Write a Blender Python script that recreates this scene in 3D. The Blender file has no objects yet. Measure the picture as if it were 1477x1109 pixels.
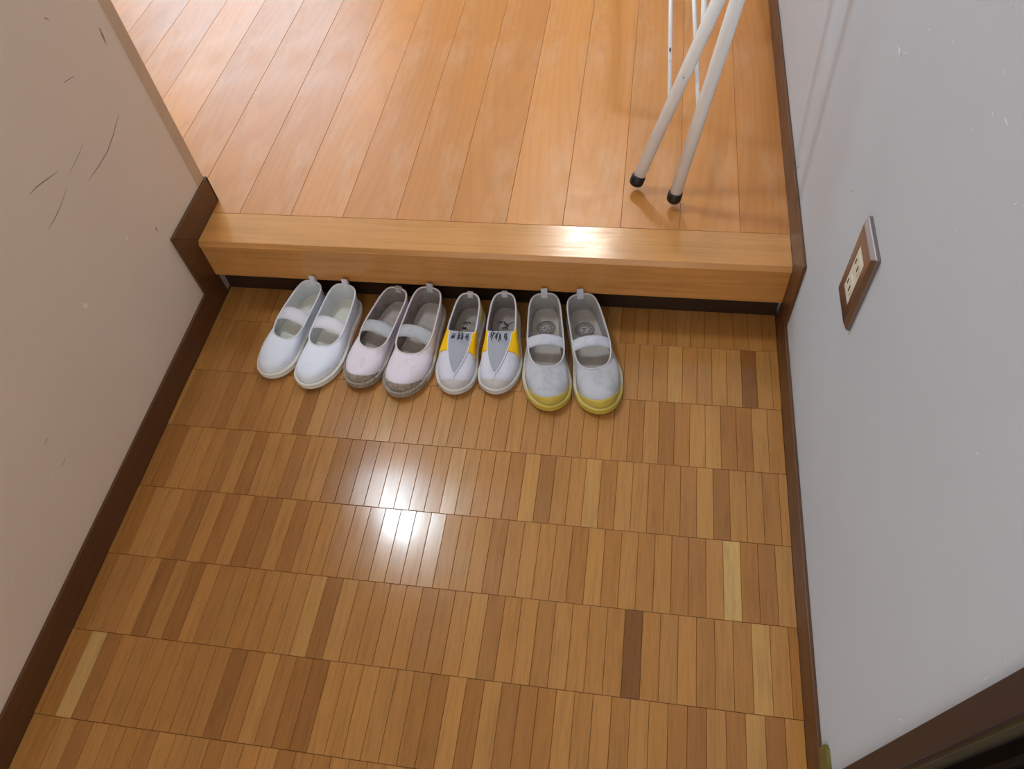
import bpy, math, random
import numpy as np
from mathutils import Matrix, Vector

# ------------------------------------------------------------------ camera
scene = bpy.context.scene
COL = scene.collection
CAM = Vector((0.7878, -0.92617, 1.08047))
RT = Vector((0.98710, 0.13812, -0.08097)); UP = Vector((-0.06783, 0.81887, 0.56996)); FW = Vector((-0.14503, 0.55711, -0.81767))
cam_d = bpy.data.cameras.new('camera'); cam = bpy.data.objects.new('camera', cam_d); COL.objects.link(cam)
M = Matrix((RT, UP, -FW)).transposed().to_4x4(); M.translation = CAM
cam.matrix_world = M
cam_d.sensor_width = 36.0; cam_d.lens = 1091.9 / 1477 * 36; cam_d.clip_start = 0.02
scene.camera = cam

# ------------------------------------------------------------------ light and exposure
world = bpy.data.worlds.new('world'); scene.world = world; world.use_nodes = True
wb = world.node_tree.nodes['Background']; wb.inputs[0].default_value = (1.0, 0.955, 0.90, 1); wb.inputs[1].default_value = 1.5
scene.view_settings.view_transform = 'Standard'; scene.view_settings.look = 'None'
scene.view_settings.gamma = 1.0; scene.view_settings.use_curve_mapping = False
scene.view_settings.exposure = 0.0
LAMP_HALL = 98.0; LAMP_FAR = 125.0; WINDOW = 6.0      # emission strengths of the lamps and of the frosted window

# ------------------------------------------------------------------ constants (metres)
W = 1.0486; H = 0.142; BB = 0.057; BT = 0.005; CEIL = 2.35
Y_BACK = -1.75; Y_FAR = 3.0; X_HALL = -2.4
rnd = random.Random(7)

# ------------------------------------------------------------------ helpers
def tag(o, label=None, cat=None, group=None, kind=None):
    if label: o['label'] = label
    if cat: o['category'] = cat
    if group: o['group'] = group
    if kind: o['kind'] = kind
    return o
def mesh(name, verts, faces, mat=None, smooth=False):
    me = bpy.data.meshes.new(name); me.from_pydata([tuple(map(float, v)) for v in verts], [], [tuple(int(i) for i in f) for f in faces]); me.update()
    if mat: me.materials.append(mat)
    if smooth: me.polygons.foreach_set('use_smooth', [True] * len(me.polygons))
    return me
def obj(name, me, parent=None, loc=(0, 0, 0)):
    o = bpy.data.objects.new(name, me); COL.objects.link(o); o.location = loc
    if parent: o.parent = parent
    return o
def empty(name, loc, rz=0):
    o = bpy.data.objects.new(name, None); COL.objects.link(o); o.location = loc; o.rotation_euler = (0, 0, rz); o.empty_display_size = 0.05
    return o
def box_data(x0, x1, y0, y1, z0, z1):
    v = [(x, y, z) for z in (z0, z1) for y in (y0, y1) for x in (x0, x1)]
    f = [(0, 2, 3, 1), (4, 5, 7, 6), (0, 1, 5, 4), (2, 6, 7, 3), (0, 4, 6, 2), (1, 3, 7, 5)]
    return v, f
def join_data(parts):
    V, F = [], []
    for v, f in parts:
        b = len(V); V += list(v); F += [tuple(i + b for i in q) for q in f]
    return V, F
def box(name, x0, x1, y0, y1, z0, z1, mat, parent=None, bevel=0.0):
    o = obj(name, mesh(name, *box_data(x0, x1, y0, y1, z0, z1), mat), parent)
    if bevel: add_bevel(o, bevel)
    return o
def add_bevel(o, w, seg=2):
    m = o.modifiers.new('bevel', 'BEVEL'); m.width = w; m.segments = seg; m.limit_method = 'ANGLE'; m.angle_limit = math.radians(40)
def chamfer_box(hx, hy, z0, z1, c):
    """box centred in x/y whose top edges are chamfered by c (10 quads)"""
    v = [(sx * hx, sy * hy, z0) for sx, sy in ((-1, -1), (1, -1), (1, 1), (-1, 1))]
    v += [(sx * hx, sy * hy, z1 - c) for sx, sy in ((-1, -1), (1, -1), (1, 1), (-1, 1))]
    v += [(sx * (hx - c), sy * (hy - c), z1) for sx, sy in ((-1, -1), (1, -1), (1, 1), (-1, 1))]
    f = [(8, 9, 10, 11), (3, 2, 1, 0)]
    for a in (0, 4):
        f += [(a + i, a + (i + 1) % 4, a + 4 + (i + 1) % 4, a + 4 + i) for i in range(4)]
    return v, f
def prism(poly, axis, a, b):
    """extrude a 2-D polygon along an axis; poly gives the two other coordinates in order"""
    n = len(poly); V = []
    for t in (a, b):
        for p, q in poly:
            V.append({'x': (t, p, q), 'y': (p, t, q), 'z': (p, q, t)}[axis])
    F = [tuple(range(n))[::-1], tuple(range(n, 2 * n))] + [(i, (i + 1) % n, n + (i + 1) % n, n + i) for i in range(n)]
    return V, F
def fix_normals(me):
    import bmesh
    bm = bmesh.new(); bm.from_mesh(me); bmesh.ops.recalc_face_normals(bm, faces=bm.faces); bm.to_mesh(me); bm.free(); return me
def tube_data(pts, rad, n=12, closed=False, caps=True):
    pts = [np.array(p, float) for p in pts]; m = len(pts)
    rads = rad if hasattr(rad, '__len__') else [rad] * m
    V, F = [], []; ref = None
    for i in range(m):
        if closed: t = pts[(i + 1) % m] - pts[i - 1]
        else: t = pts[min(i + 1, m - 1)] - pts[max(i - 1, 0)]
        t /= np.linalg.norm(t)
        if ref is None:
            ref = np.array([0, 0, 1.0]) if abs(t[2]) < .9 else np.array([1.0, 0, 0])
        a = ref - t * (ref @ t); a /= np.linalg.norm(a); b = np.cross(t, a); ref = a
        for k in range(n):
            c = 2 * math.pi * k / n; V.append(pts[i] + rads[i] * (math.cos(c) * a + math.sin(c) * b))
    for i in range(m if closed else m - 1):
        j = (i + 1) % m
        F += [(i * n + k, i * n + (k + 1) % n, j * n + (k + 1) % n, j * n + k) for k in range(n)]
    if caps and not closed:
        F += [tuple(range(n))[::-1], tuple(range((m - 1) * n, m * n))]
    return V, F

# ------------------------------------------------------------------ materials
def lin(r, g, b):
    f = lambda c: (c / 255 / 12.92) if c <= 10 else ((c / 255 + 0.055) / 1.055) ** 2.4
    return (f(r), f(g), f(b), 1)
class NT:
    def __init__(s, name):
        s.m = bpy.data.materials.new(name); s.m.use_nodes = True; s.t = s.m.node_tree; s.n = s.t.nodes; s.l = s.t.links
        s.b = s.n['Principled BSDF']
    def node(s, typ, **kw):
        n = s.n.new(typ)
        for k, v in kw.items():
            if k.startswith('in_'):
                key = k[3:]; key = int(key) if key.isdigit() else key.replace('_', ' ')
                n.inputs[key].default_value = v
            else: setattr(n, k, v)
        return n
    def link(s, a, b): s.l.new(a, b)
    def ramp(s, fac, stops):
        r = s.node('ShaderNodeValToRGB'); el = r.color_ramp.elements
        while len(el) < len(stops): el.new(0.5)
        for e, (p, c) in zip(el, stops): e.position = p; e.color = c
        s.link(fac, r.inputs[0]); return r.outputs[0]
    def mix(s, fac, a, b, mode='MIX'):
        m = s.node('ShaderNodeMix', data_type='RGBA', blend_type=mode)
        for sock, v in ((m.inputs[0], fac), (m.inputs[6], a), (m.inputs[7], b)):
            if hasattr(v, 'links') or isinstance(v, bpy.types.NodeSocket): s.link(v, sock)
            else: sock.default_value = v
        return m.outputs[2]
    def mapping(s, vec, scale, loc=(0, 0, 0)):
        m = s.node('ShaderNodeMapping'); m.inputs['Scale'].default_value = scale; m.inputs['Location'].default_value = loc
        s.link(vec, m.inputs[0]); return m.outputs[0]
    def noise(s, vec, scale, detail=3, rough=0.5, dist=0.0):
        n = s.node('ShaderNodeTexNoise'); n.inputs['Scale'].default_value = scale; n.inputs['Detail'].default_value = detail
        n.inputs['Roughness'].default_value = rough; n.inputs['Distortion'].default_value = dist
        s.link(vec, n.inputs['Vector']); return n.outputs['Fac']
    def bump(s, h, strength, dist):
        b = s.node('ShaderNodeBump'); b.inputs['Strength'].default_value = strength; b.inputs['Distance'].default_value = dist
        s.link(h, b.inputs['Height']); s.link(b.outputs[0], s.b.inputs['Normal']); return b
def plain(name, col, rough=0.5, metal=0.0, spec=0.5, noise=0.0, nscale=60, bump=0.0):
    t = NT(name); t.b.inputs['Base Color'].default_value = col; t.b.inputs['Roughness'].default_value = rough
    t.b.inputs['Metallic'].default_value = metal; t.b.inputs['Specular IOR Level'].default_value = spec
    if noise or bump:
        tc = t.node('ShaderNodeTexCoord'); f = t.noise(tc.outputs['Object'], nscale, 4)
        if noise:
            d = tuple(c * (1 - noise) for c in col[:3]) + (1,); l = tuple(min(1, c * (1 + noise * .6)) for c in col[:3]) + (1,)
            t.link(t.ramp(f, [(0.3, d), (0.7, l)]), t.b.inputs['Base Color'])
        if bump: t.bump(f, bump, 0.001)
    return t.m
def wood(name, grain_scale=(160, 9, 160), rough=(0.2, 0.34), contrast=0.3, use_obj_color=True, base=(1, 1, 1, 1), bump=0.05, rings=0.0, coat=0.0, wear=0.0, spec=0.5, coat_rough=0.12):
    """varnished wood: streaks run along local Y; colour comes from the object's colour (each piece its own tone)"""
    t = NT(name); tc = t.node('ShaderNodeTexCoord'); oi = t.node('ShaderNodeObjectInfo')
    vm = t.node('ShaderNodeVectorMath', operation='ADD')
    cx = t.node('ShaderNodeCombineXYZ'); mu = t.node('ShaderNodeMath', operation='MULTIPLY'); mu.inputs[1].default_value = 37.0
    t.link(oi.outputs['Random'], mu.inputs[0])
    for i in range(3): t.link(mu.outputs[0], cx.inputs[i])
    t.link(tc.outputs['Object'], vm.inputs[0]); t.link(cx.outputs[0], vm.inputs[1]); vec = vm.outputs[0]
    g1 = t.noise(t.mapping(vec, grain_scale), 1.0, 5, 0.6, 0.4)
    g2 = t.noise(t.mapping(vec, tuple(c * 3.3 for c in grain_scale)), 1.0, 3, 0.6)
    g3 = t.noise(t.mapping(vec, (20, 3, 20)), 1.0, 2)
    c = contrast; k = lambda v: (v, v, v * 0.97, 1)
    col = t.ramp(g1, [(0.28, k(1 - c)), (0.5, k(1.0)), (0.75, k(1 + c * 0.45))])
    col = t.mix(0.5, col, t.ramp(g2, [(0.3, k(1 - c * .9)), (0.62, k(1.0))]), 'MULTIPLY')
    col = t.mix(0.6, col, t.ramp(g3, [(0.3, k(1 - c * .5)), (0.7, k(1 + c * .3))]), 'MULTIPLY')
    if rings:
        wv = t.node('ShaderNodeTexWave', wave_type='RINGS', rings_direction='Z'); wv.inputs['Scale'].default_value = 5.0
        wv.inputs['Distortion'].default_value = 2.5; wv.inputs['Detail'].default_value = 2.0; wv.inputs['Detail Scale'].default_value = 1.2
        # heart of the figure: a different place on every board
        ox = t.node('ShaderNodeMath', operation='MULTIPLY_ADD'); ox.inputs[1].default_value = 7.3; ox.inputs[2].default_value = 0.0; t.link(oi.outputs['Random'], ox.inputs[0])
        fr = t.node('ShaderNodeMath', operation='FRACT'); t.link(ox.outputs[0], fr.inputs[0])
        sx = t.node('ShaderNodeMath', operation='MULTIPLY_ADD'); sx.inputs[1].default_value = 0.13; sx.inputs[2].default_value = -0.065; t.link(fr.outputs[0], sx.inputs[0])
        sy = t.node('ShaderNodeMath', operation='MULTIPLY_ADD'); sy.inputs[1].default_value = 1.0; sy.inputs[2].default_value = 0.55; t.link(oi.outputs['Random'], sy.inputs[0])
        co = t.node('ShaderNodeCombineXYZ'); t.link(sx.outputs[0], co.inputs[0]); t.link(sy.outputs[0], co.inputs[1])
        va = t.node('ShaderNodeVectorMath', operation='ADD'); t.link(tc.outputs['Object'], va.inputs[0]); t.link(co.outputs[0], va.inputs[1])
        t.link(t.mapping(va.outputs[0], (4.5, 0.5, 0)), wv.inputs['Vector'])
        col = t.mix(rings, col, t.ramp(wv.outputs['Fac'], [(0.05, k(0.72)), (0.35, k(1.0)), (1.0, k(1.03))]), 'MULTIPLY')
    if use_obj_color: col = t.mix(1.0, col, oi.outputs['Color'], 'MULTIPLY')
    else: col = t.mix(1.0, col, base, 'MULTIPLY')
    rg = t.noise(t.mapping(tc.outputs['Object'], (7, 7, 7)), 1.0, 4, 0.7)
    if wear:
        wf = t.ramp(t.noise(t.mapping(tc.outputs['Object'], (9, 3.0, 9), (3, 1, 0)), 1.0, 5, 0.7), [(0.52, (0, 0, 0, 1)), (0.75, (wear, wear, wear, 1))])
        col = t.mix(wf, col, lin(214, 190, 166))
    t.link(col, t.b.inputs['Base Color'])
    rr = t.node('ShaderNodeMapRange'); rr.inputs['From Min'].default_value = .3; rr.inputs['From Max'].default_value = .7
    rr.inputs['To Min'].default_value = rough[0]; rr.inputs['To Max'].default_value = rough[1]
    t.link(rg, rr.inputs[0]); t.link(rr.outputs[0], t.b.inputs['Roughness'])
    t.b.inputs['Specular IOR Level'].default_value = spec
    t.b.inputs['Coat Weight'].default_value = coat; t.b.inputs['Coat Roughness'].default_value = coat_rough
    t.bump(g1, bump, 0.0006)
    return t.m
def wall_paint(name, col, chip, seed):
    t = NT(name); tc = t.node('ShaderNodeTexCoord'); v = tc.outputs['Object']
    base = t.ramp(t.noise(t.mapping(v, (3, 3, 3), (seed, 0, 0)), 1.0, 4, 0.6), [(0.3, tuple(c * 0.94 for c in col[:3]) + (1,)), (0.7, col)])
    # chips of missing paint: sparse, elongated upright flecks
    vo = t.node('ShaderNodeTexVoronoi', feature='F1'); vo.inputs['Scale'].default_value = 1.0; vo.inputs['Randomness'].default_value = 1.0
    t.link(t.mapping(v, (24, 24, 13), (seed, seed, 0)), vo.inputs['Vector'])
    near = t.node('ShaderNodeMath', operation='LESS_THAN'); near.inputs[1].default_value = 0.085
    wob = t.noise(v, 140, 3); ad = t.node('ShaderNodeMath', operation='MULTIPLY_ADD'); ad.inputs[1].default_value = 0.3; t.link(wob, ad.inputs[0])
    sub = t.node('ShaderNodeMath', operation='SUBTRACT'); sub.inputs[1].default_value = 0.15
    t.link(vo.outputs['Distance'], ad.inputs[2]); t.link(ad.outputs[0], sub.inputs[0]); t.link(sub.outputs[0], near.inputs[0])
    sepc = t.node('ShaderNodeSeparateColor'); t.link(vo.outputs['Color'], sepc.inputs[0])
    pick = t.node('ShaderNodeMath', operation='GREATER_THAN'); pick.inputs[1].default_value = 0.9; t.link(sepc.outputs[0], pick.inputs[0])
    mm = t.node('ShaderNodeMath', operation='MULTIPLY'); t.link(near.outputs[0], mm.inputs[0]); t.link(pick.outputs[0], mm.inputs[1])
    col2 = t.mix(mm.outputs[0], base, chip); t.link(col2, t.b.inputs['Base Color'])
    t.b.inputs['Roughness'].default_value = 0.55; t.b.inputs['Specular IOR Level'].default_value = 0.3
    t.bump(t.noise(v, 260, 3), 0.12, 0.001)
    return t.m
def fabric(name, col, dirt=None, amount=0.0, scale=22, rough=0.85, weave=True):
    t = NT(name); tc = t.node('ShaderNodeTexCoord'); v = tc.outputs['Object']
    n = t.noise(v, scale, 5, 0.62)
    d = dirt or tuple(c * 0.8 for c in col[:3]) + (1,)
    lo = 0.62 - amount * 0.4
    c = t.mix(t.ramp(n, [(lo, (0, 0, 0, 1)), (lo + 0.28, (1, 1, 1, 1))]), col, d)
    t.link(c, t.b.inputs['Base Color']); t.b.inputs['Roughness'].default_value = rough; t.b.inputs['Specular IOR Level'].default_value = 0.25
    if weave: t.bump(t.noise(v, 900, 2), 0.15, 0.0006)
    return t.m
def emitter(name, col, strength):
    t = NT(name); t.b.inputs['Base Color'].default_value = (0.8, 0.8, 0.8, 1)
    t.b.inputs['Emission Color'].default_value = col; t.b.inputs['Emission Strength'].default_value = strength
    return t.m

MT = {}
MT['parquet'] = wood('parquet_oak', (190, 14, 190), (0.13, 0.22), 0.19, bump=0.05)
MT['boards'] = wood('hall_floorboard', (34, 2.2, 34), (0.27, 0.42), 0.08, bump=0.02, rings=0.2, wear=0.3, coat=0.15, coat_rough=0.36)
MT['edge'] = wood('step_edge_wood', (3.5, 95, 95), (0.12, 0.24), 0.2, use_obj_color=False, base=lin(206, 146, 84), bump=0.45)
MT['dark'] = wood('dark_stained_wood', (130, 5, 130), (0.32, 0.5), 0.25, use_obj_color=False, base=lin(96, 60, 34), bump=0.1)
MT['groove'] = plain('joint_gap', lin(70, 42, 20), 0.8)
MT['wall'] = wall_paint('wall_paint', lin(199, 207, 216), lin(229, 232, 236), 0.0)
MT['wall_l'] = wall_paint('wall_paint_beige', lin(232, 213, 194), lin(242, 232, 220), 5.0)
MT['ceil'] = plain('ceiling_paint', lin(235, 233, 228), 0.8)
MT['bead'] = plain('corner_bead', lin(204, 174, 146), 0.5, noise=0.06, nscale=30)

# ------------------------------------------------------------------ the setting: lower floor of mosaic strips
PITCH = 0.0248; ROW = 0.12; Y1 = -0.0841
TONES = {
 0: '555455645546555465554655456555456554554565',
 1: '661676675556555455655545565554556554555455',
 2: '574477536466656556566575667644462655454544',
 3: '756637454664765374666766565333553563645663',
 4: '744964465657456654666666655555363363634663',
 5: '4685464655055564653546554555527555556252645455',
 6: '6374634664655643363634556666234624555555384',
 7: '4565564655476553565546556453665455645563655',
}
TONES[5] = '468564655055564653654' + '4555562755555' + '46252645455'
TONES[6] = '637463466465643363634' + '55666234642455555' + '53845'
def tone_colour(d, r):
    t = min(9, max(0, d + r.uniform(-.35, .35)))
    keys = [(0, (134, 84, 42)), (2, (156, 102, 52)), (4, (174, 117, 62)), (5, (181, 124, 67)), (6, (187, 130, 72)), (7, (193, 138, 78)), (9, (208, 164, 104))]
    col = np.array([np.interp(t, [k[0] for k in keys], [lin(*k[1])[c] for k in keys]) for c in range(3)])
    g = r.uniform(-.05, .05); col = col * np.array([1 + g * .3, 1 - g * .2, 1 - g * 1.2]) * np.array([.98, 1.02, 1.0])
    return tuple(col) + (1,)
floor = box('floor', -0.004, W + 0.004, Y_BACK, 0.02, -0.03, -0.0012, MT['groove'])
tag(floor, 'lower entrance floor of short honey-brown parquet strips laid in rows', 'floor', kind='structure')
strip_mesh = mesh('plank', *chamfer_box(PITCH / 2 - 0.0002, ROW / 2 - 0.0003, -0.012, 0.0, 0.0005), MT['parquet'])
strips = []
n_rows = int((Y1 - Y_BACK) / ROW) + 1
for r in range(0, n_rows + 1):
    ya, yb = (0.0, Y1) if r == 0 else (Y1 - ROW * (r - 1), Y1 - ROW * r)
    yb = max(yb, Y_BACK + 0.005)
    if ya - yb < 0.01: continue
    base = 1.0245 if r % 2 == 0 else 1.0360
    for k in range(0, 44):
        xb = min(base + PITCH * (1 - k), W); xa = max(base - PITCH * k, 0.0)
        if xb - xa < 0.003: continue
        tones = TONES.get(r); d = int(tones[k]) if tones and k < len(tones) else rnd.choice([3, 4, 5, 5, 5, 6, 6, 7])
        strips.append((r, xa, xb, yb, ya, d))
def add_strip(s):
    r, xa, xb, yb, ya, d = s
    o = obj('plank', strip_mesh, floor, ((xa + xb) / 2, (ya + yb) / 2, rnd.uniform(-.00012, .00012)))
    o.scale = ((xb - xa) / PITCH, (ya - yb) / ROW, 1); o.rotation_euler = (rnd.uniform(-.0012, .0012), rnd.uniform(-.010, .010), 0)
    o.color = tone_colour(d, rnd)
vis = [s for s in strips if 1 <= s[0] <= 7]
single = vis[:300]; rest = [s for s in strips if s not in single]
for s in single: add_strip(s)
# the strips beyond the three hundred nearest ones: one part, tone stored per face corner
V, F, Cc = [], [], []
for (r, xa, xb, yb, ya, d) in rest:
    v, f = chamfer_box((xb - xa) / 2 - 0.0002, (ya - yb) / 2 - 0.0003, -0.012, rnd.uniform(-.00015, .00015), 0.0005)
    b = len(V); V += [(x + (xa + xb) / 2, y + (ya + yb) / 2, z) for x, y, z in v]; F += [tuple(i + b for i in q) for q in f]
    c = tone_colour(d, rnd); Cc += [c] * sum(len(q) for q in f)
def parquet_joined():
    m = MT['parquet'].copy(); m.name = 'parquet_oak_rows'; nt = m.node_tree
    at = nt.nodes.new('ShaderNodeVertexColor'); at.layer_name = 'tone'
    oi = [n for n in nt.nodes if n.type == 'OBJECT_INFO'][0]
    for l in list(oi.outputs['Color'].links):
        to = l.to_socket; nt.links.remove(l); nt.links.new(at.outputs['Color'], to)
    return m
me = mesh('plank', V, F, parquet_joined())
ca = me.color_attributes.new('tone', 'FLOAT_COLOR', 'CORNER')
ca.data.foreach_set('color', np.array(Cc, dtype=np.float32).ravel())
tag(obj('plank', me, floor), kind='stuff')

# ------------------------------------------------------------------ hall floor: long boards running away from the step
YB0 = 0.0585
hall = box('floor.001', X_HALL, W + 0.004, YB0, Y_FAR, H - 0.05, H - 0.0015, plain('board_joint', lin(128, 78, 40), 0.8))
tag(hall, 'raised hallway floor of long orange varnished boards above the step', 'floor', kind='structure')
BP = 0.1015; YL = Y_FAR - YB0
board_mesh = mesh('plank', *chamfer_box(BP / 2 - 0.0002, YL / 2 - 0.0004, -0.014, 0, 0.0005), MT['boards'])
k = -25
while 0.054 + BP * k < W:
    xa = max(0.054 + BP * k, X_HALL); xb = min(0.054 + BP * (k + 1), W + 0.002); k += 1
    if xb - xa < 0.01: continue
    o = obj('plank', board_mesh, hall, ((xa + xb) / 2, YB0 + YL / 2, H))
    o.scale = ((xb - xa) / BP, 1, 1); s = rnd.uniform(-.12, .09)
    c = lin(203, 133, 60); o.color = (c[0] * (1 + s), c[1] * (1 + s * 1.2), c[2] * (1 + s * 1.5), 1)
    o.rotation_euler = (0, rnd.uniform(-.002, .002), 0)

# step edge: rounded front beam with a recessed kick board underneath, recess shade put into its dark colour
prof = [(YB0 - 0.0006, H), (-0.0160, H), (-0.0168, H - 0.0004), (-0.0218, H - 0.0085), (-0.0219, H - 0.0100), (-0.0214, H - 0.0108),
        (-0.0202, H - 0.0112), (-0.0202, 0.0565), (-0.0185, 0.0555), (YB0 - 0.0006, 0.0555)]
trim1 = obj('trim_1', fix_normals(mesh('trim_1', *prism(prof, 'x', 0.0005, W - 0.0005), MT['edge'])))
tag(trim1, 'light varnished wooden step edge with rounded nose between two walls', 'step edge', kind='structure')
box('kick_board', 0.0, W, 0.0, 0.03, -0.01, 0.0555, plain('kick_board_shaded', lin(48, 30, 18), 0.5, noise=0.2, nscale=30), trim1)

# ------------------------------------------------------------------ walls
def wall_box(name, x0, x1, y0, y1, z0, z1, mat, label):
    o = box(name, x0, x1, y0, y1, z0, z1, mat); tag(o, label, 'wall', kind='structure'); return o
YE = 0.088                                           # end of the short wall beside the step
wall_left = wall_box('wall_left', -0.105, -BT, Y_BACK, YE - 0.026, -0.03, CEIL, MT['wall_l'], 'scuffed beige painted wall ending beside the wooden step')
JY = -0.762
wall_right = wall_box('wall_right', W + BT, W + 0.105, JY, Y_FAR, -0.03, CEIL, MT['wall'], 'chipped pale grey painted wall carrying the power outlet')
box('wall_panel', W + BT, W + 0.105, JY - 0.9, JY, 2.0, CEIL, MT['wall'], wall_right)
wall_far = wall_box('wall_far', X_HALL, W + 0.105, Y_FAR, Y_FAR + 0.1, -0.03, CEIL, MT['wall_l'], 'beige wall at the far end of the hallway')
wall_hall = wall_box('wall_hall', X_HALL - 0.1, X_HALL, -0.1, Y_FAR + 0.1, -0.03, CEIL, MT['wall_l'], 'beige side wall of the hallway away from the outlet')
wall_near = wall_box('wall_near', X_HALL - 0.1, -0.105, -0.1, YE, -0.03, CEIL, MT['wall_l'], 'beige wall of the hallway behind the short entrance wall')
ceil = box('ceiling', X_HALL - 0.1, W + 0.105, Y_BACK, Y_FAR + 0.1, CEIL, CEIL + 0.05, MT['ceil'])
tag(ceil, 'plain white ceiling over entrance and hallway', 'ceiling', kind='structure')
bead = box('trim_2', -0.105, -BT + 0.0015, YE - 0.026, YE, H + BB, CEIL, MT['bead'], bevel=0.0015)
tag(bead, 'narrow tan corner strip edging the end of the beige wall', 'corner trim', kind='structure')

# baseboards that climb the step; mitred boards, each its own piece
def baseboard(name, side, label, y_end):
    x0, x1 = (-BT, 0.0) if side < 0 else (W, W + BT)
    yo, yi = -0.0715, -0.0125                        # outer and inner edges of the upright piece
    low = [(Y_BACK if side < 0 else JY, 0.0), (yi, 0.0), (yo, BB), (Y_BACK if side < 0 else JY, BB)]
    upr = [(yi, 0.0), (yi, H), (yo, H + BB), (yo, BB)]
    top = [(yi, H), (y_end, H), (y_end, H + BB), (yo, H + BB)]
    o = obj(name, fix_normals(mesh(name, *prism(low, 'x', x0, x1), MT['dark']))); add_bevel(o, 0.0008)
    tag(o, label, 'baseboard', kind='structure')
    for poly in (upr, top):
        c = obj('board', fix_normals(mesh('board', *prism(poly, 'x', x0, x1), MT['dark'])), o); add_bevel(c, 0.0008)
    return o
bl = baseboard('baseboard_left', -1, 'dark brown baseboard climbing the step along the beige wall', YE + 0.005)
box('board', -0.6, 0.0, YE, YE + 0.005, H, H + BB, MT['dark'], bl, bevel=0.0008)
box('wall_filler', -0.105, -BT, YE - 0.026, YE, -0.03, H + BB, MT['wall_l'], wall_left)
br = baseboard('baseboard_right', 1, 'dark brown baseboard climbing the step below the outlet', Y_FAR - 0.001)

# scratches and scuffs on the two walls (thin shallow marks lying on the paint)
MT['scratch'] = plain('scratch', lin(122, 104, 90), 0.8)
MT['chip'] = plain('paint_chip', lin(230, 234, 240), 0.7)
MT['stain'] = plain('tan_stain', lin(178, 140, 96), 0.8)
def hitx(px, py, X):
    d = FW + RT * ((px - 738.5) / 1091.9) - UP * ((py - 554.5) / 1091.9); t = (X - CAM.x) / d.x; return CAM + d * t
def mark(parent, pts, w, X, mat, name='scratch_mark'):
    """thin ribbon on a wall plane; pts are picture points turned into places on that wall"""
    s = 1 if X < 0.5 else -1; P = [hitx(a, b, X) for a, b in pts]; V, F = [], []
    for i, p in enumerate(P):
        t = (P[min(i + 1, len(P) - 1)] - P[max(i - 1, 0)]).normalized(); n = Vector((0, -t.z, t.y))
        ww = w * (0.35 if i in (0, len(P) - 1) else 1.0)
        V += [p + n * ww + Vector((s * .0004, 0, 0)), p - n * ww + Vector((s * .0004, 0, 0))]
    F = [(2 * i, 2 * i + 1, 2 * i + 3, 2 * i + 2) for i in range(len(P) - 1)]
    obj(name, mesh(name, V, F, mat), parent)
for pts, w in [([(171, 165), (163, 195), (155, 218), (142, 240), (127, 260)], .0005), ([(83, 247), (68, 258), (52, 270), (42, 281)], .0005),
               ([(119, 208), (112, 226), (100, 250)], .0004), ([(96, 270), (88, 295), (78, 317), (69, 330)], .0004), ([(106, 110), (92, 119)], .0012),
               ([(64, 26), (70, 28)], .0018), ([(224, 328), (227, 333)], .0022), ([(64, 640), (69, 632)], .001), ([(94, 660), (90, 672)], .001)]:
    mark(wall_left, pts, w, -BT, MT['scratch'])
for pts, w in [([(128, 216), (132, 222)], .002), ([(98, 645), (95, 655)], .0015), ([(75, 684), (71, 695)], .0018), ([(40, 747), (37, 756)], .002),
               ([(36, 803), (33, 809)], .0015), ([(22, 824), (16, 836)], .0022), ([(77, 830), (75, 837)], .0015), ([(59, 827), (60, 833)], .0012), ([(232, 520), (236, 514)], .0016), ([(6, 860), (2, 868)], .0014)]:
    mark(wall_left, pts, w, -BT, MT['chip'], 'paint_chip')
mark(wall_left, [(143, 40), (148, 52), (153, 63)], .0022, -BT, MT['stain'], 'stain_mark')
for pts, w in [([(1296, 68), (1299, 76), (1297, 84)], .003), ([(1303, 75), (1309, 77)], .0015), ([(1340, 41), (1342, 44)], .0014), ([(1374, 58), (1375, 62)], .0015),
               ([(1449, 99), (1449, 107)], .002), ([(1432, 162), (1433, 168)], .0015), ([(1450, 170), (1454, 180)], .0022), ([(1403, 184), (1403, 188)], .0016),
               ([(1379, 330), (1379, 336)], .0012), ([(1462, 296), (1468, 292)], .0016), ([(1461, 1), (1460, 8)], .002), ([(1409, 652), (1412, 656)], .001),
               ([(1463, 938), (1464, 943)], .001), ([(1452, 954), (1451, 958)], .001), ([(1385, 962), (1385, 966)], .0009), ([(1297, 1037), (1302, 1039)], .001), ([(1159, 601), (1159, 606)], .0012), ([(1156, 473), (1157, 476)], .0013), ([(1420, 980), (1426, 977)], .0012)]:
    mark(wall_right, pts, w, W + BT, MT['chip'], 'paint_chip')
for pts, w in [([(1150, 243), (1154, 239)], .0014), ([(1151, 237), (1153, 232)], .0008), ([(1228, 275), (1230, 277)], .0012)]:
    mark(wall_right, pts, w, W + BT, MT['scratch'])

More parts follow.
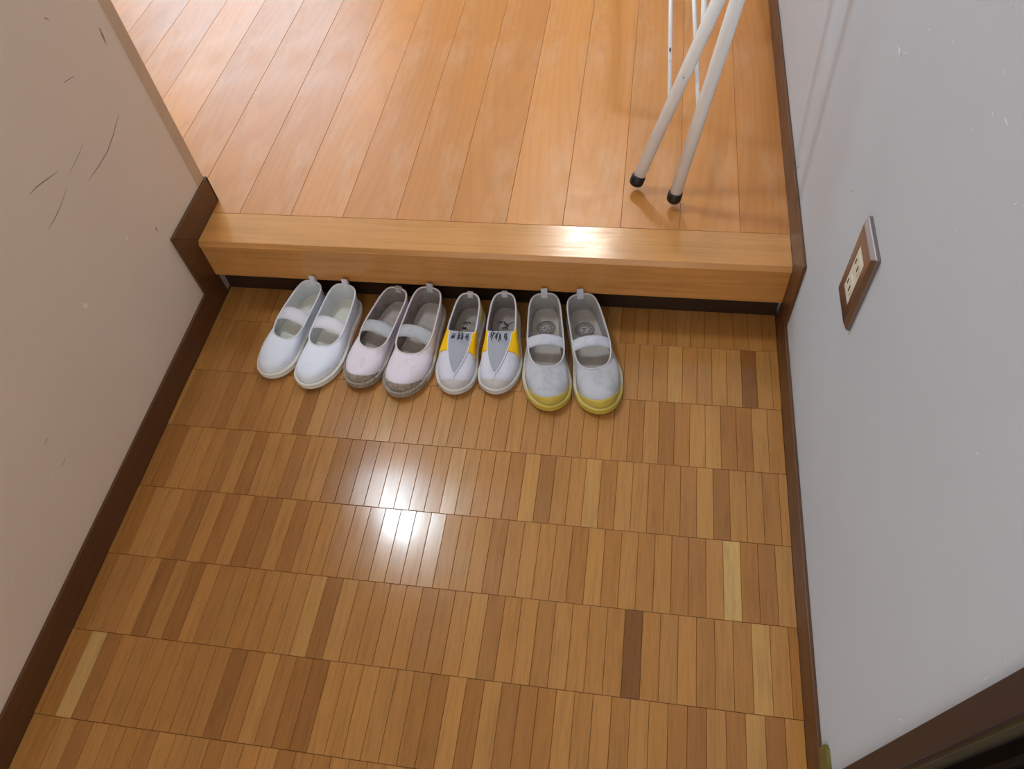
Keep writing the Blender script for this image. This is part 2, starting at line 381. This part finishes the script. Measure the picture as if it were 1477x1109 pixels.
# ------------------------------------------------------------------ dark door frame in the right wall
MT['frame'] = plain('door_frame_paint', lin(58, 42, 38), 0.5, noise=0.1, nscale=18)
MT['stop'] = plain('door_stop_olive', lin(74, 66, 48), 0.55, noise=0.1, nscale=25)
MT['door'] = plain('dark_door_leaf', lin(10, 9, 10), 0.65, spec=0.2)
door = box('door_1', W - 0.001, W + 0.03, JY - 0.024, JY, 0.0, 2.0, MT['frame'], bevel=0.0012)
tag(door, 'dark brown door frame with olive inner edge and black leaf', 'door', kind='structure')
box('door_stop', W + 0.004, W + 0.018, JY - 0.0275, JY - 0.0235, 0.0, 2.0, MT['stop'], door, bevel=0.0006)
box('door_leaf', W + 0.020, W + 0.05, JY - 0.90, JY - 0.0275, 0.0, 2.0, MT['door'], door)
box('edge_strip', W + 0.0125, W + 0.0195, JY - 0.045, JY - 0.040, 0.0, 2.0, MT['door'], door, bevel=0.0008)
box('door_head', W - 0.001, W + 0.05, JY - 0.90, JY, 2.0, 2.03, MT['frame'], door)
MT['olive'] = plain('olive_strip', lin(112, 104, 44), 0.6, noise=0.35, nscale=60)
sp = [(JY, BB), (JY + 0.036, BB), (JY + 0.036, BB + 0.026), (JY + 0.030, BB + 0.033), (JY, BB + 0.035)]
tag(obj('trim_3', fix_normals(mesh('trim_3', *prism(sp, 'x', W + 0.0005, W + BT), MT['olive']))), 'short olive-green block on the baseboard against the door frame', 'trim', kind='structure')

# ------------------------------------------------------------------ far window and ceiling lamps that light the place
win = box('window_1', -2.25, -0.75, Y_FAR - 0.03, Y_FAR, H + 0.55, 2.15, plain('window_frame_white', lin(225, 225, 225), 0.5))
tag(win, 'frosted hallway window letting in cool daylight', 'window', kind='structure')
MT['pane'] = emitter('frosted_daylight_pane', (0.52, 0.77, 1.0, 1), WINDOW)
for i in range(2):
    box('pane', -2.21 + i * 0.73, -2.21 + i * 0.73 + 0.69, Y_FAR - 0.034, Y_FAR - 0.028, H + 0.6, 2.1, MT['pane'], win)
def ceiling_lamp(x, y, r, strength, col, label):
    t = empty('ceiling_lamp', (x, y, CEIL)); tag(t, label, 'lamp', 'round ceiling lamps')
    n = 40
    def lathe(prof):
        V = []; F = []
        for rr, z in prof: V += [(rr * math.cos(2 * math.pi * i / n), rr * math.sin(2 * math.pi * i / n), z) for i in range(n)]
        for a in range(len(prof) - 1): F += [(a * n + i, a * n + (i + 1) % n, (a + 1) * n + (i + 1) % n, (a + 1) * n + i) for i in range(n)]
        F.append(tuple((len(prof) - 1) * n + i for i in range(n))); return V, F
    obj('lamp_base', fix_normals(mesh('lamp_base', *lathe([(r * 1.08, 0.0), (r * 1.1, -0.02), (r * 1.02, -0.03)]), plain('lamp_base_white', lin(230, 230, 225), 0.5), True)), t)
    obj('diffuser', fix_normals(mesh('diffuser', *lathe([(r, -0.03), (r * .97, -0.055), (r * .8, -0.075), (r * .4, -0.084), (0.01, -0.086)]), emitter('lamp_light', col, strength), True)), t)
ceiling_lamp(-0.29, 0.56, 0.13, LAMP_HALL, (0.76, 0.89, 1.0, 1), 'round ceiling lamp in the hallway close to the step')
ceiling_lamp(0.50, 2.22, 0.10, LAMP_FAR, (1.0, 0.93, 0.84, 1), 'round ceiling lamp deep in the hallway')

# ------------------------------------------------------------------ wall outlet
MT['steel'] = plain('brushed_plate', lin(150, 140, 138), 0.36, 1.0, bump=0.02, nscale=200)
MT['cream'] = plain('cream_plastic', lin(222, 218, 200), 0.4)
MT['slot'] = plain('socket_slot', lin(30, 28, 26), 0.6)
oy, oz = -0.2722, 0.3965
ot = empty('wall_outlet', (W + BT, oy, oz)); tag(ot, 'metal wall outlet plate with cream insert on the pale grey wall', 'outlet')
hw, hh = 0.035, 0.060
def ring_plate():
    V = []; F = []
    lo = [(hw, hh, 0.0), (hw, hh, -0.0045), (hw - .006, hh - .006, -0.0085), (0.0165, 0.033, -0.0085), (0.0165, 0.033, -0.004)]
    for a, b, x in lo: V += [(x, -a, -b), (x, a, -b), (x, a, b), (x, -a, b)]
    for i in range(len(lo) - 1): F += [(i * 4 + k, i * 4 + (k + 1) % 4, i * 4 + 4 + (k + 1) % 4, i * 4 + 4 + k) for k in range(4)]
    return V, F
pl = obj('plate', fix_normals(mesh('plate', *ring_plate(), MT['steel'])), ot); add_bevel(pl, 0.0008)
ins = box('insert', -0.0078, -0.001, -0.0165, 0.0165, -0.033, 0.033, MT['cream'], ot, bevel=0.0006)
for zc in (-0.0165, 0.0165):
    V, F = prism([(0.0125 * math.cos(a) * (1 if abs(math.cos(a)) < .8 else .9), zc + 0.0115 * math.sin(a)) for a in [2 * math.pi * i / 24 for i in range(24)]], 'x', -0.0092, -0.007)
    so = obj('socket', fix_normals(mesh('socket', V, F, MT['cream'])), ot)
    for ys, hgt in ((-0.0062, 0.0042), (0.0062, 0.0036)):
        box('slot', -0.0096, -0.0088, ys - 0.0011, ys + 0.0011, zc - hgt, zc + hgt, MT['slot'], so)

# ------------------------------------------------------------------ white folding stand with black rubber feet
MT['white_tube'] = plain('white_enamel', lin(247, 250, 255), 0.25, noise=0.05, nscale=14)
MT['rubber'] = plain('black_rubber', lin(14, 13, 14), 0.45)
MT['rust'] = plain('bare_metal_chip', lin(62, 50, 44), 0.7)
F1 = np.array((0.7865, 0.1583, 0.16)); D1 = np.array((0.3234, 0.2003, 0.9248)); F2 = np.array((0.8532, 0.1177, 0.16)); D2 = np.array((0.1617, 0.0788, 0.9837))
st = empty('folding_stand', (0.82, 0.138, H)); tag(st, 'white tubular metal folding stand with thin brace rods and black rubber feet', 'stand')
OFF = np.array((0.82, 0.138, H))
def spart(name, data, mat, parent=st):
    V, F = data; return obj(name, fix_normals(mesh(name, [np.array(v) - OFF for v in V], F, mat, True)), parent)
R_T = 0.0105
legs = []
for Fp, D, top in ((F1, D1, 0.80), (F2, D2, 0.80)):
    D = D / np.linalg.norm(D); L_ = (top - Fp[2]) / D[2]
    lg = spart('leg', tube_data([Fp + D * 0.004, Fp + D * L_ * .5, Fp + D * L_], R_T, 20), MT['white_tube']); legs.append((Fp, D, L_))
    Bc = Fp - D * 0.0072
    prof = [(-0.0005, .001), (0.000, .006), (0.0018, .0098), (0.005, .0122), (0.010, .0130), (0.020, .0126), (0.0215, .0112)]
    base = Bc + D * 0; zmin = base[2]
    V, F = tube_data([Bc + D * (a - 0.0005) for a, _ in prof], [b for _, b in prof], 20)
    V = [np.array((v[0], v[1], max(v[2], H))) for v in V]
    spart('rubber_foot', (V, F), MT['rubber'], lg)
rods = [((0.8325, 0.1868, 0.2916), (0.8121, 0.654, 0.4686), .0036), ((0.8781, 0.1298, 0.3115), (0.8376, 0.5913, 0.4998), .0036), ((0.8733, 0.2121, 0.4083), (0.8782, 0.68, 0.4287), .0047)]
for a, b, rr in rods:
    a = np.array(a); b = np.array(b); spart('brace_rod', tube_data([a, a + (b - a) * .5, b], rr, 12), MT['white_tube'])
spart('cross_bar', tube_data([(0.70, 0.672, 0.47), (0.82, 0.64, 0.473), (0.90, 0.605, 0.478), (1.0, 0.58, 0.48)], 0.007, 14), MT['white_tube'])
for x, y in ((0.70, 0.672), (1.0, 0.58)):
    spart('leg', tube_data([(x, y, 0.473), (x, y + 0.25, 0.31), (x, y + 0.48, H + 0.011)], R_T, 16), MT['white_tube'])
t1, t2 = [Fp + D * L_ for Fp, D, L_ in legs]
spart('cross_bar', tube_data([t1 + (t1 - t2) * .15, (t1 + t2) / 2, t2 - (t1 - t2) * .15], 0.0107, 16), MT['white_tube'])
def chip_on(a, b, s, rr, w):
    """bare chip on a rod: a short dark sleeve piece on the side that faces the entrance"""
    a = np.array(a); b = np.array(b); d = (b - a) / np.linalg.norm(b - a); c = a + (b - a) * s
    out = np.array(CAM) - c; out -= d * (out @ d); out /= np.linalg.norm(out); sd = np.cross(d, out)
    V = []
    for t, k in ((-1.6, .3), (-.6, .8), (.5, 1), (1.5, .25)):
        for q in (-1, 0, 1):
            an = q * w / rr * .5 * k; V.append(c + d * t * w + (out * math.cos(an) + sd * math.sin(an)) * (rr + .00015))
    F = [(i * 3 + j, i * 3 + j + 1, i * 3 + j + 4, i * 3 + j + 3) for i in range(3) for j in range(2)]
    spart('paint_chip', (V, F), MT['rust'])
chip_on(rods[0][0], rods[0][1], .22, .0036, .0032)
chip_on(rods[0][0], rods[0][1], .175, .0036, .0012)
chip_on(F1, F1 + D1 * .4, .50, R_T, .0014)

# ------------------------------------------------------------------ school slippers
S_CTRL = [(0, 0), (.024, .085), (.11, .130), (.3, .135), (.48, .138), (.65, .165), (.78, .178), (.9, .150), (.97, .09), (1, .015),
          (.985, -.06), (.93, -.125), (.82, -.182), (.68, -.205), (.52, -.187), (.35, -.158), (.14, -.137), (.03, -.09)]
R_STRAP = [(.03, 0, .275), (.048, .072, .272), (.12, .106, .258), (.28, .116, .228), (.42, .120, .200), (.508, .114, .186), (.562, .088, .180), (.586, .052, .177), (.591, .018, .176), (.593, 0, .176),
           (.590, -.02, .176), (.582, -.056, .176), (.556, -.094, .178), (.495, -.122, .184), (.405, -.134, .198), (.28, -.128, .222), (.12, -.110, .252), (.048, -.074, .27)]
R_SLIP = [(.035, 0, .305), (.055, .066, .300), (.12, .098, .285), (.22, .110, .265), (.31, .116, .250), (.355, .110, .246), (.368, .085, .252), (.372, .055, .257), (.374, .02, .259), (.374, 0, .259),
          (.374, -.02, .259), (.372, -.058, .257), (.368, -.09, .252), (.355, -.118, .246), (.31, -.126, .248), (.22, -.118, .262), (.12, -.103, .28), (.055, -.07, .298)]
def crom(P, th):
    P = np.array(P, float); n = len(P); th = np.asarray(th, float) % n
    i = np.floor(th).astype(int); f = (th - i)[..., None]
    p0, p1, p2, p3 = P[(i - 1) % n], P[i % n], P[(i + 1) % n], P[(i + 2) % n]
    return 0.5 * ((2 * p1) + (-p0 + p2) * f + (2 * p0 - 5 * p1 + 4 * p2 - p3) * f ** 2 + (-p0 + 3 * p1 - 3 * p2 + p3) * f ** 3)
class Shoe:
    def __init__(s, L, m, slip=False, of=0.66, wide=1.0, zs=1.0):
        s.L, s.m, s.slip = L, m, slip
        S = np.array(S_CTRL); S = np.column_stack([S[:, 0], S[:, 1] * wide, np.full(len(S), 0.056)])
        R = np.array(R_SLIP if slip else R_STRAP); f = of / R[9, 0]
        R[:, 0] = R[:, 0] * (1 + (f - 1) * np.clip(R[:, 0] / 0.3, 0, 1)); R[:, 1] *= wide * (1.06 if slip else 1.13); R[:, 2] *= zs
        s.S, s.R = S, R
    def spring(s, P):
        P = np.array(P, float); x = P[..., 0] / s.L
        P[..., 2] += 0.022 * s.L * np.clip((x - .72) / .28, 0, 1.1) ** 2
        return P
    def fin(s, P):
        """unit shoe -> metres, mirrored for the foot, toe slightly raised"""
        P = np.array(P, float) * s.L; P[..., 1] *= s.m
        return s.spring(P)
    def out(s, th, d):
        e = 1e-3; t = crom(s.S, np.asarray(th) + e) - crom(s.S, np.asarray(th) - e)
        n = np.stack([t[..., 1], -t[..., 0], 0 * t[..., 0]], -1); n /= np.linalg.norm(n, axis=-1, keepdims=True)
        return -n * d
    def P(s, th, v):
        th = np.asarray(th, float); v = np.asarray(v, float)[..., None]
        A = crom(s.S, th) + s.out(th, -0.024); R = crom(s.R, th)
        d = A - R; d[..., 2] = 0; dist = np.linalg.norm(d, axis=-1, keepdims=True)
        w = np.clip((dist - .05) / .25, 0, 1); w = w * w * (3 - 2 * w)
        up = np.array([0, 0, 1.0])
        P1 = A + up * (0.075 + 0.035 * w) + s.out(th, 0.008)
        P2 = R + d * (0.25 + 0.27 * w) + up * (-.05 * (1 - w) + (-.028 if s.slip else 0.004) * w)
        a = 1 - v
        return a ** 3 * A + 3 * a * a * v * P1 + 3 * a * v * v * P2 + v ** 3 * R
    def Pn(s, th, v, off):
        th = np.asarray(th, float); v = np.asarray(v, float); e = 1e-3
        p = s.P(th, v); a = s.P(th + e, v) - s.P(th - e, v); b = s.P(th, np.minimum(v + e, 1)) - s.P(th, np.maximum(v - e, 0))
        n = np.cross(b, a); n /= np.linalg.norm(n, axis=-1, keepdims=True) + 1e-12
        cen = np.array([.5, 0, .05]); sgn = np.sign(((p - cen) * n).sum(-1, keepdims=True)); sgn[sgn == 0] = 1
        return p + n * sgn * (off / s.L)
    def grid_patch(s, name, th0, th1, vlo, vhi, off, mat, parent, nt=48, nv=14, thick=0.0012):
        th = np.linspace(th0, th1, nt); u = np.linspace(0, 1, nv)
        T = np.repeat(th[:, None], nv, 1); lo = np.array([vlo(t) for t in th])[:, None]; hi = np.array([vhi(t) for t in th])[:, None]
        Vv = lo + (hi - lo) * u[None, :]
        P = s.fin(s.Pn(T, Vv, off)).reshape(-1, 3)
        F = [(i * nv + j, (i + 1) * nv + j, (i + 1) * nv + j + 1, i * nv + j + 1) for i in range(nt - 1) for j in range(nv - 1)]
        if s.m < 0: F = [f[::-1] for f in F]
        o = obj(name, mesh(name, P, F, mat, True), parent)
        md = o.modifiers.new('solid', 'SOLIDIFY'); md.thickness = thick; md.offset = 0
        return o
    def build(s, root, mats):
        N = 120; th = np.linspace(0, 18, N, endpoint=False)
        # upper
        nv = 26; v = np.linspace(0, 1, nv); T = np.repeat(th[:, None], nv, 1); Vv = np.repeat(v[None, :], N, 0)
        P = s.fin(s.P(T, Vv)).reshape(-1, 3)
        F = [(i * nv + j, ((i + 1) % N) * nv + j, ((i + 1) % N) * nv + j + 1, i * nv + j + 1) for i in range(N) for j in range(nv - 1)]
        me = fix_normals(mesh('upper', P, F, mats['upper'], True)); me.materials.append(mats['lining'])
        u = obj('upper', me, root); sd = u.modifiers.new('solid', 'SOLIDIFY'); sd.thickness = 0.0018; sd.offset = -1
        sd.material_offset = 1
        # sole with a groove line round its side
        rings = [(-.004, 0), (-.0008, .0004), (.0004, .0025), (.0006, .0066), (-.0002, .0072), (.0006, .0078), (.0006, .0122), (-.0004, .0134), (-.0045, .0136)]
        V = []; S3 = crom(s.S, th)
        for o_, z in rings:
            q = S3 + s.out(th, o_ / s.L); q[:, 2] = z / s.L; V.append(s.fin(q))
        V = np.concatenate(V); F = []
        for a in range(len(rings) - 1): F += [(a * N + i, a * N + (i + 1) % N, (a + 1) * N + (i + 1) % N, (a + 1) * N + i) for i in range(N)]
        F.append(tuple(range(N)))
        obj('sole', fix_normals(mesh('sole', V, F, mats['sole'], True)), root)
        # insole
        V = []; rr = np.linspace(0, 1, 7)
        cen = np.column_stack([np.clip(S3[:, 0], .14, .84), 0 * S3[:, 1], S3[:, 2]])
        for k in rr:
            q = cen + (S3 + s.out(th, -0.022) - cen) * k; q[:, 2] = (.0150 + .0015 * k ** 4) / s.L; V.append(s.fin(q))
        V = np.concatenate(V); F = [(a * N + i, a * N + (i + 1) % N, (a + 1) * N + (i + 1) % N, (a + 1) * N + i) for a in range(6) for i in range(N)]
        s.ins = obj('insole', mesh('insole', V, F, mats['insole'], True), root)
        # binding round the opening
        q = s.fin(crom(s.R, th)); obj('binding', mesh('binding', *tube_data(q, 0.0014, 8, closed=True), mats['binding'], True), root)
        s.u = u
    def strap(s, root, mat, xm, xl, width, arch):
        """elastic band across the opening from the medial to the lateral rim"""
        tt = np.linspace(0, 1, 17)
        def rim_at(x, medial):
            ths = np.linspace(2, 6, 200) if medial else np.linspace(12, 16, 200)
            q = crom(s.R, ths); return q[np.argmin(abs(q[:, 0] - x))]
        rows = []
        for e in (-.5, -.17, .17, .5):
            A = rim_at(xm + e * width, True); B = rim_at(xl + e * width, False)
            A = A + np.array([0, .000, -.004]); B = B + np.array([0, 0, -.004])
            row = A + (B - A) * tt[:, None]; row[:, 2] += arch * np.sin(np.pi * tt) ** .8 - abs(e) * .006
            lead = np.array([A + (0, -.004, -.03)]); tail = np.array([B + (0, .004, -.03)])
            rows.append(s.fin(np.concatenate([lead, row, tail])))
        V = np.concatenate(rows); n = len(rows[0])
        F = [(a * n + i, a * n + i + 1, (a + 1) * n + i + 1, (a + 1) * n + i) for a in range(3) for i in range(n - 1)]
        o = obj('strap', fix_normals(mesh('strap', V, F, mat, True)), root); md = o.modifiers.new('solid', 'SOLIDIFY'); md.thickness = 0.0014; md.offset = 0
    def tab(s, root, mat, h=.013, w=.0112, lean=0.0):
        R0 = crom(s.R, [0.0])[0] * s.L
        path = [(.0025, -.010), (.0022, -.002), (.0012 + lean, h * .7), (-.0002 + lean, h), (-.0018 + lean, h * .97), (-.0030, h * .5), (-.0032, -.004), (-.0036, -.010)]
        V = []
        for dx, dz in path:
            for y in (-w / 2, w / 2): V.append((R0[0] + dx, y, R0[2] + dz))
        F = [(2 * i, 2 * i + 1, 2 * i + 3, 2 * i + 2) for i in range(len(path) - 1)]
        o = obj('heel_tab', fix_normals(mesh('heel_tab', V, F, mat)), root); md = o.modifiers.new('solid', 'SOLIDIFY'); md.thickness = 0.0011; md.offset = 0
    def sole_cap(s, name, root, mat, th0, th1):
        th = np.linspace(th0, th1, 50); rings = [(.0002, .0006), (.0011, .0025), (.0014, .0066), (.0006, .0072), (.0014, .0078), (.0014, .0124), (.0006, .0142), (-.002, .0146)]
        V = []; S3 = crom(s.S, th); e = np.clip(np.minimum(th - th0, th1 - th) / .8, 0, 1)
        for o_, z in rings:
            q = S3 + s.out(th, 1.0) * ((o_ * e - .0004 * (1 - e)) / s.L)[:, None]; q[:, 2] = z / s.L; V.append(s.fin(q))
        n = len(th); V = np.concatenate(V); F = [(a * n + i, a * n + i + 1, (a + 1) * n + i + 1, (a + 1) * n + i) for a in range(len(rings) - 1) for i in range(n - 1)]
        if s.m < 0: F = [f[::-1] for f in F]
        return obj(name, mesh(name, V, F, mat, True), root)
    def ink(s, name, strokes, w, mat, parent, off=.0020):
        """pen strokes on the upper: each a list of (theta, v)"""
        V, F = [], []
        for st_ in strokes:
            a = np.array(st_, float); k = np.linspace(0, len(a) - 1, 3 * len(a)); th = np.interp(k, range(len(a)), a[:, 0]); v = np.interp(k, range(len(a)), a[:, 1])
            P = s.fin(s.Pn(th, v, off))
            b = len(V)
            for i in range(len(P)):
                t = P[min(i + 1, len(P) - 1)] - P[max(i - 1, 0)]; t /= np.linalg.norm(t) + 1e-9; n = np.cross(t, (0, 0, 1)); n /= np.linalg.norm(n) + 1e-9
                V += [P[i] + n * w / 2, P[i] - n * w / 2]
            F += [(b + 2 * i, b + 2 * i + 1, b + 2 * i + 3, b + 2 * i + 2) for i in range(len(P) - 1)]
        return obj(name, mesh(name, V, F, mat), parent)
    def print_flat(s, name, strokes, w, mat, parent, z=.0156):
        """marks printed on the insole: strokes of unit-shoe (x, y)"""
        V, F = [], []
        for st_ in strokes:
            P = np.array([(x, y, 0) for x, y in st_]); P = s.fin(P); P[:, 2] = z
            b = len(V)
            for i in range(len(P)):
                t = P[min(i + 1, len(P) - 1)] - P[max(i - 1, 0)]; t /= np.linalg.norm(t) + 1e-9; n = np.array((-t[1], t[0], 0))
                V += [P[i] + n * w / 2, P[i] - n * w / 2]
            F += [(b + 2 * i, b + 2 * i + 1, b + 2 * i + 3, b + 2 * i + 2) for i in range(len(P) - 1)]
        return obj(name, mesh(name, V, F, mat), parent)

white = lin(226, 228, 238)
m_white = dict(upper=fabric('white_canvas', lin(234, 240, 254), lin(220, 227, 243), 0.1, 18), lining=fabric('white_lining', lin(214, 218, 222), None, .1),
               sole=fabric('white_rubber', lin(232, 228, 218), lin(212, 204, 190), .2, 30, 0.5, False), insole=fabric('cream_insole', lin(232, 232, 220), lin(214, 214, 206), .2, 26), binding=fabric('white_binding', lin(232, 233, 240), None, 0))
m_worn = dict(upper=fabric('worn_canvas', lin(232, 224, 236), lin(196, 186, 196), .22, 26), lining=fabric('grey_lining', lin(152, 142, 138), lin(112, 102, 98), .45, 30),
              sole=fabric('dirty_rubber', lin(206, 198, 188), lin(120, 110, 100), .35, 42, 0.6, False), insole=fabric('grey_insole', lin(196, 186, 180), lin(150, 140, 134), .3, 24), binding=fabric('pale_binding', lin(226, 216, 218), None, 0))
m_slip = dict(upper=fabric('pale_grey_canvas', lin(222, 223, 238), lin(196, 196, 208), .3, 26), lining=fabric('taupe_lining', lin(150, 142, 138), lin(108, 100, 96), .4, 30),
              sole=fabric('pale_rubber', lin(214, 212, 208), lin(176, 170, 164), .3, 36, 0.55, False), insole=fabric('taupe_insole', lin(176, 168, 162), lin(140, 132, 126), .3, 26), binding=fabric('pale_edge', lin(222, 222, 230), None, 0))
m_yel = dict(upper=fabric('grey_canvas', lin(194, 197, 206), lin(154, 156, 163), .4, 26), lining=fabric('cool_lining', lin(168, 166, 164), lin(118, 112, 108), .35, 30),
             sole=fabric('yellowed_rubber', lin(206, 200, 180), lin(170, 160, 130), .3, 34, 0.5, False), insole=fabric('grey_insole_2', lin(190, 184, 178), lin(164, 156, 150), .3, 26), binding=fabric('grey_binding', lin(206, 206, 210), None, 0))
MT['el_white'] = fabric('white_elastic', lin(226, 226, 236), None, .05, 40); MT['el_grey'] = fabric('grey_elastic', lin(186, 190, 196), lin(160, 160, 168), .2, 40); MT['el_blue'] = fabric('pale_elastic', lin(204, 208, 222), lin(176, 178, 190), .15, 40)
MT['cap_dirty'] = fabric('scuffed_toe_rubber', lin(168, 156, 142), lin(112, 102, 92), .45, 170, 0.65, False)
MT['cap_yellow'] = fabric('yellow_toe_rubber', lin(208, 188, 84), lin(210, 172, 84), .35, 40, 0.4, False)
MT['cap_grey'] = fabric('pale_toe_rubber', lin(206, 202, 204), lin(176, 170, 168), .35, 40, 0.5, False)
MT['yellow'] = fabric('yellow_panel', lin(250, 200, 20), lin(236, 170, 20), .15, 40)
MT['olive_edge'] = fabric('faded_yellow_panel', lin(222, 206, 120), lin(196, 186, 140), .4, 30)
MT['tongue'] = fabric('grey_elastic_tongue', lin(168, 172, 186), lin(150, 152, 164), .3, 60)
MT['ink'] = plain('marker_ink', lin(40, 40, 52), 0.7); MT['ink2'] = plain('faded_ink', lin(112, 108, 112), 0.8); MT['print'] = plain('insole_print', lin(88, 78, 76), 0.8)
MT['seam'] = fabric('seam_thread', lin(228, 228, 234), None, 0)

def place(L, ang, toe, m, label, group, **kw):
    a = math.radians(ang); o = empty('school_slipper', (toe[0] - L * math.cos(a), toe[1] - L * math.sin(a), 0.0), a)
    tag(o, label, 'shoe', group); return o, Shoe(L, m, **kw)
G1 = 'pair of clean white slippers'; G2 = 'pair of worn slippers with scuffed toes'; G3 = 'pair of slip-ons with yellow panels'; G4 = 'pair of grey slippers with yellow toes'
CAPV = lambda h, c0, c1: (lambda t: h * (max(0.0, math.sin(math.pi * (t - c0) / (c1 - c0))) ** .6) + 0.004)

def strap_shoe(L, ang, toe, m, label, group, mats, el, of, xs, wd, arch, tabh, lean=0.0, wide=1.0, zs=1.0):
    root, s = place(L, ang, toe, m, label, group, of=of, wide=wide, zs=zs)
    s.build(root, mats); s.strap(root, el, xs[0], xs[1], wd, arch); s.tab(root, el, tabh, lean=lean)
    return root, s
strap_shoe(.204, -104, (.1510, -.2165), 1, 'clean white strap slipper for the right foot, farthest from the folding stand', G1, m_white, MT['el_white'], .655, (.42, .42), .125, .055, .013)
strap_shoe(.212, -99, (.2325, -.2335), -1, 'clean white strap slipper for the left foot, beside the scuffed-toe pair', G1, m_white, MT['el_white'], .655, (.44, .46), .12, .05, .013)
for L, ang, toe, m, lab, tb, ln in ((.204, -104, (.3180, -.2225), 1, 'worn pinkish-white strap slipper with scuffed grey toe, beside the clean white pair', .004, .004),
                        (.217, -97, (.4005, -.2375), -1, 'worn pinkish-white strap slipper with scuffed grey toe, beside the yellow-panelled pair', .009, 0)):
    root, s = strap_shoe(L, ang, toe, m, lab, G2, m_worn, MT['el_grey'], .67, (.47, .47) if m > 0 else (.47, .50), .115, .05, tb, ln)
    s.grid_patch('toe_cap', 6.2, 12.0, lambda t: 0.0, CAPV(.29, 6.2, 12.0), .0009, MT['cap_dirty'], root)
    s.sole_cap('toe_bumper', root, MT['cap_dirty'], 5.6, 12.6)
r2 = random.Random(3)
def scrawl(c0, v0, dth, dv, n, r):
    out = []
    for k in range(n):
        a = (c0 + r.uniform(-dth, dth), v0 + r.uniform(-dv, dv)); b = (a[0] + r.uniform(-dth, dth), a[1] + r.uniform(-dv, dv))
        out.append([a, ((a[0] + b[0]) / 2 + r.uniform(-.05, .05), (a[1] + b[1]) / 2), b])
    return out
for L, ang, toe, m, lab in ((.194, -92, (.4962, -.2235), 1, 'pale grey slip-on slipper with yellow side panels, beside the scuffed-toe pair'),
                        (.193, -88, (.5714, -.2170), -1, 'pale grey slip-on slipper with yellow side panels, beside the yellow-toed pair')):
    root, s = place(L, ang, toe, m, lab, G3, slip=True, of=.47, wide=1.025)
    s.build(root, m_slip); s.tab(root, MT['el_blue'], .0015, .010)
    # sides: +theta runs medial first
    s.grid_patch('heel_panel', 15.3, 17.0, lambda t: .05, lambda t: .6, .0006, MT['olive_edge'], root, 24)
    s.grid_patch('heel_panel', 1.0, 2.7, lambda t: .05, lambda t: .6, .0006, MT['olive_edge'], root, 24)
    vt = lambda t: 1 - (1 - .40) * max(0.0, 1 - abs(t - 9) / 3.2) ** .75
    def vx(t, x):
        vv = np.linspace(0, 1, 80); xs = s.P(np.full(80, t), vv)[:, 0]; k = np.where(xs <= x)[0]; return float(vv[k[0]]) if len(k) else 1.0
    for t0, t1 in ((4.0, 6.9), (11.1, 14.0)):
        s.grid_patch('side_panel', t0, t1, lambda t: min(max(vx(t, .66), .06), .97), lambda t: max(vt(t) if 5.85 < t < 12.15 else .985, min(max(vx(t, .66), .06), .97)), .0007, MT['yellow'], root, 40)
    tg = s.grid_patch('tongue', 5.85, 12.15, vt, lambda t: 1.0, .0008, MT['tongue'], root, 60, 18)
    s.ink('seam', [[(5.85 + i * .21, vt(5.85 + i * .21)) for i in range(16)], [(12.15 - i * .21, vt(12.15 - i * .21)) for i in range(16)], [(9, .40), (9, .3)]], .0016, MT['seam'], root, .0018)
    s.grid_patch('toe_cap', 6.6, 11.6, lambda t: 0.0, CAPV(.30, 6.6, 11.6), .0008, MT['cap_grey'], root)
    st_ = []
    for c in (7.1, 8.2, 9.5, 10.8):
        st_ += scrawl(c, .93, .30, .04, 6, r2)
        st_ += [[(c - .2, .97), (c - .22, .90)], [(c + .15, .965), (c + .18, .885)], [(c - .3, .93), (c + .3, .925)]]
    s.ink('handwriting', st_, .0015, MT['ink'], tg, .0022)
    pr = []
    for cx, cy in ((.215, .0), (.275, -.01)):
        for k in range(8):
            a = (cx + r2.uniform(-.022, .022), cy + r2.uniform(-.05, .05)); pr.append([a, (a[0] + r2.uniform(-.03, .03), a[1] + r2.uniform(-.06, .06))])
    s.print_flat('insole_lettering', pr, .0014, MT['ink'], s.ins)
for L, ang, toe, m, lab in ((.224, -81.5, (.6690, -.2425), 1, 'grey strap slipper with yellow toe and faint scribble, beside the yellow-panelled pair'),
                        (.229, -75, (.7585, -.2405), -1, 'grey strap slipper with yellow toe, at the end of the row below the stand')):
    root, s = strap_shoe(L, ang, toe, m, lab, G4, m_yel, MT['el_blue'], .69, (.49, .47) if m > 0 else (.47, .49), .09, .055, .012, 0, 0.98, .95)
    s.grid_patch('toe_cap', 6.0, 12.2, lambda t: 0.0, CAPV(.27, 6.0, 12.2), .0009, MT['cap_yellow'], root)
    s.sole_cap('toe_bumper', root, MT['cap_yellow'], 5.9, 12.3)
    ring = lambda rad, n=40: [(.235 + rad * math.cos(2 * math.pi * i / n), rad * math.sin(2 * math.pi * i / n)) for i in range(n + 1)]
    pr = [ring(.074), ring(.064), ring(.042)]
    for i in range(22):
        a = 2 * math.pi * i / 22; pr.append([(.235 + 0.047 * math.cos(a), .047 * math.sin(a)), (.235 + .059 * math.cos(a + .12), .059 * math.sin(a + .12))])
    for k in range(12):
        a = (.235 + r2.uniform(-.025, .025), r2.uniform(-.025, .025)); pr.append([a, (a[0] + r2.uniform(-.015, .015), a[1] + r2.uniform(-.015, .015))])
    s.print_flat('insole_emblem', pr, .0012, MT['print'], s.ins)
    if m > 0:
        s.ink('scribble', scrawl(9.9, .50, .45, .045, 5, r2) + scrawl(8.9, .47, .5, .03, 4, r2), .0005, MT['ink2'], s.u, .0012)
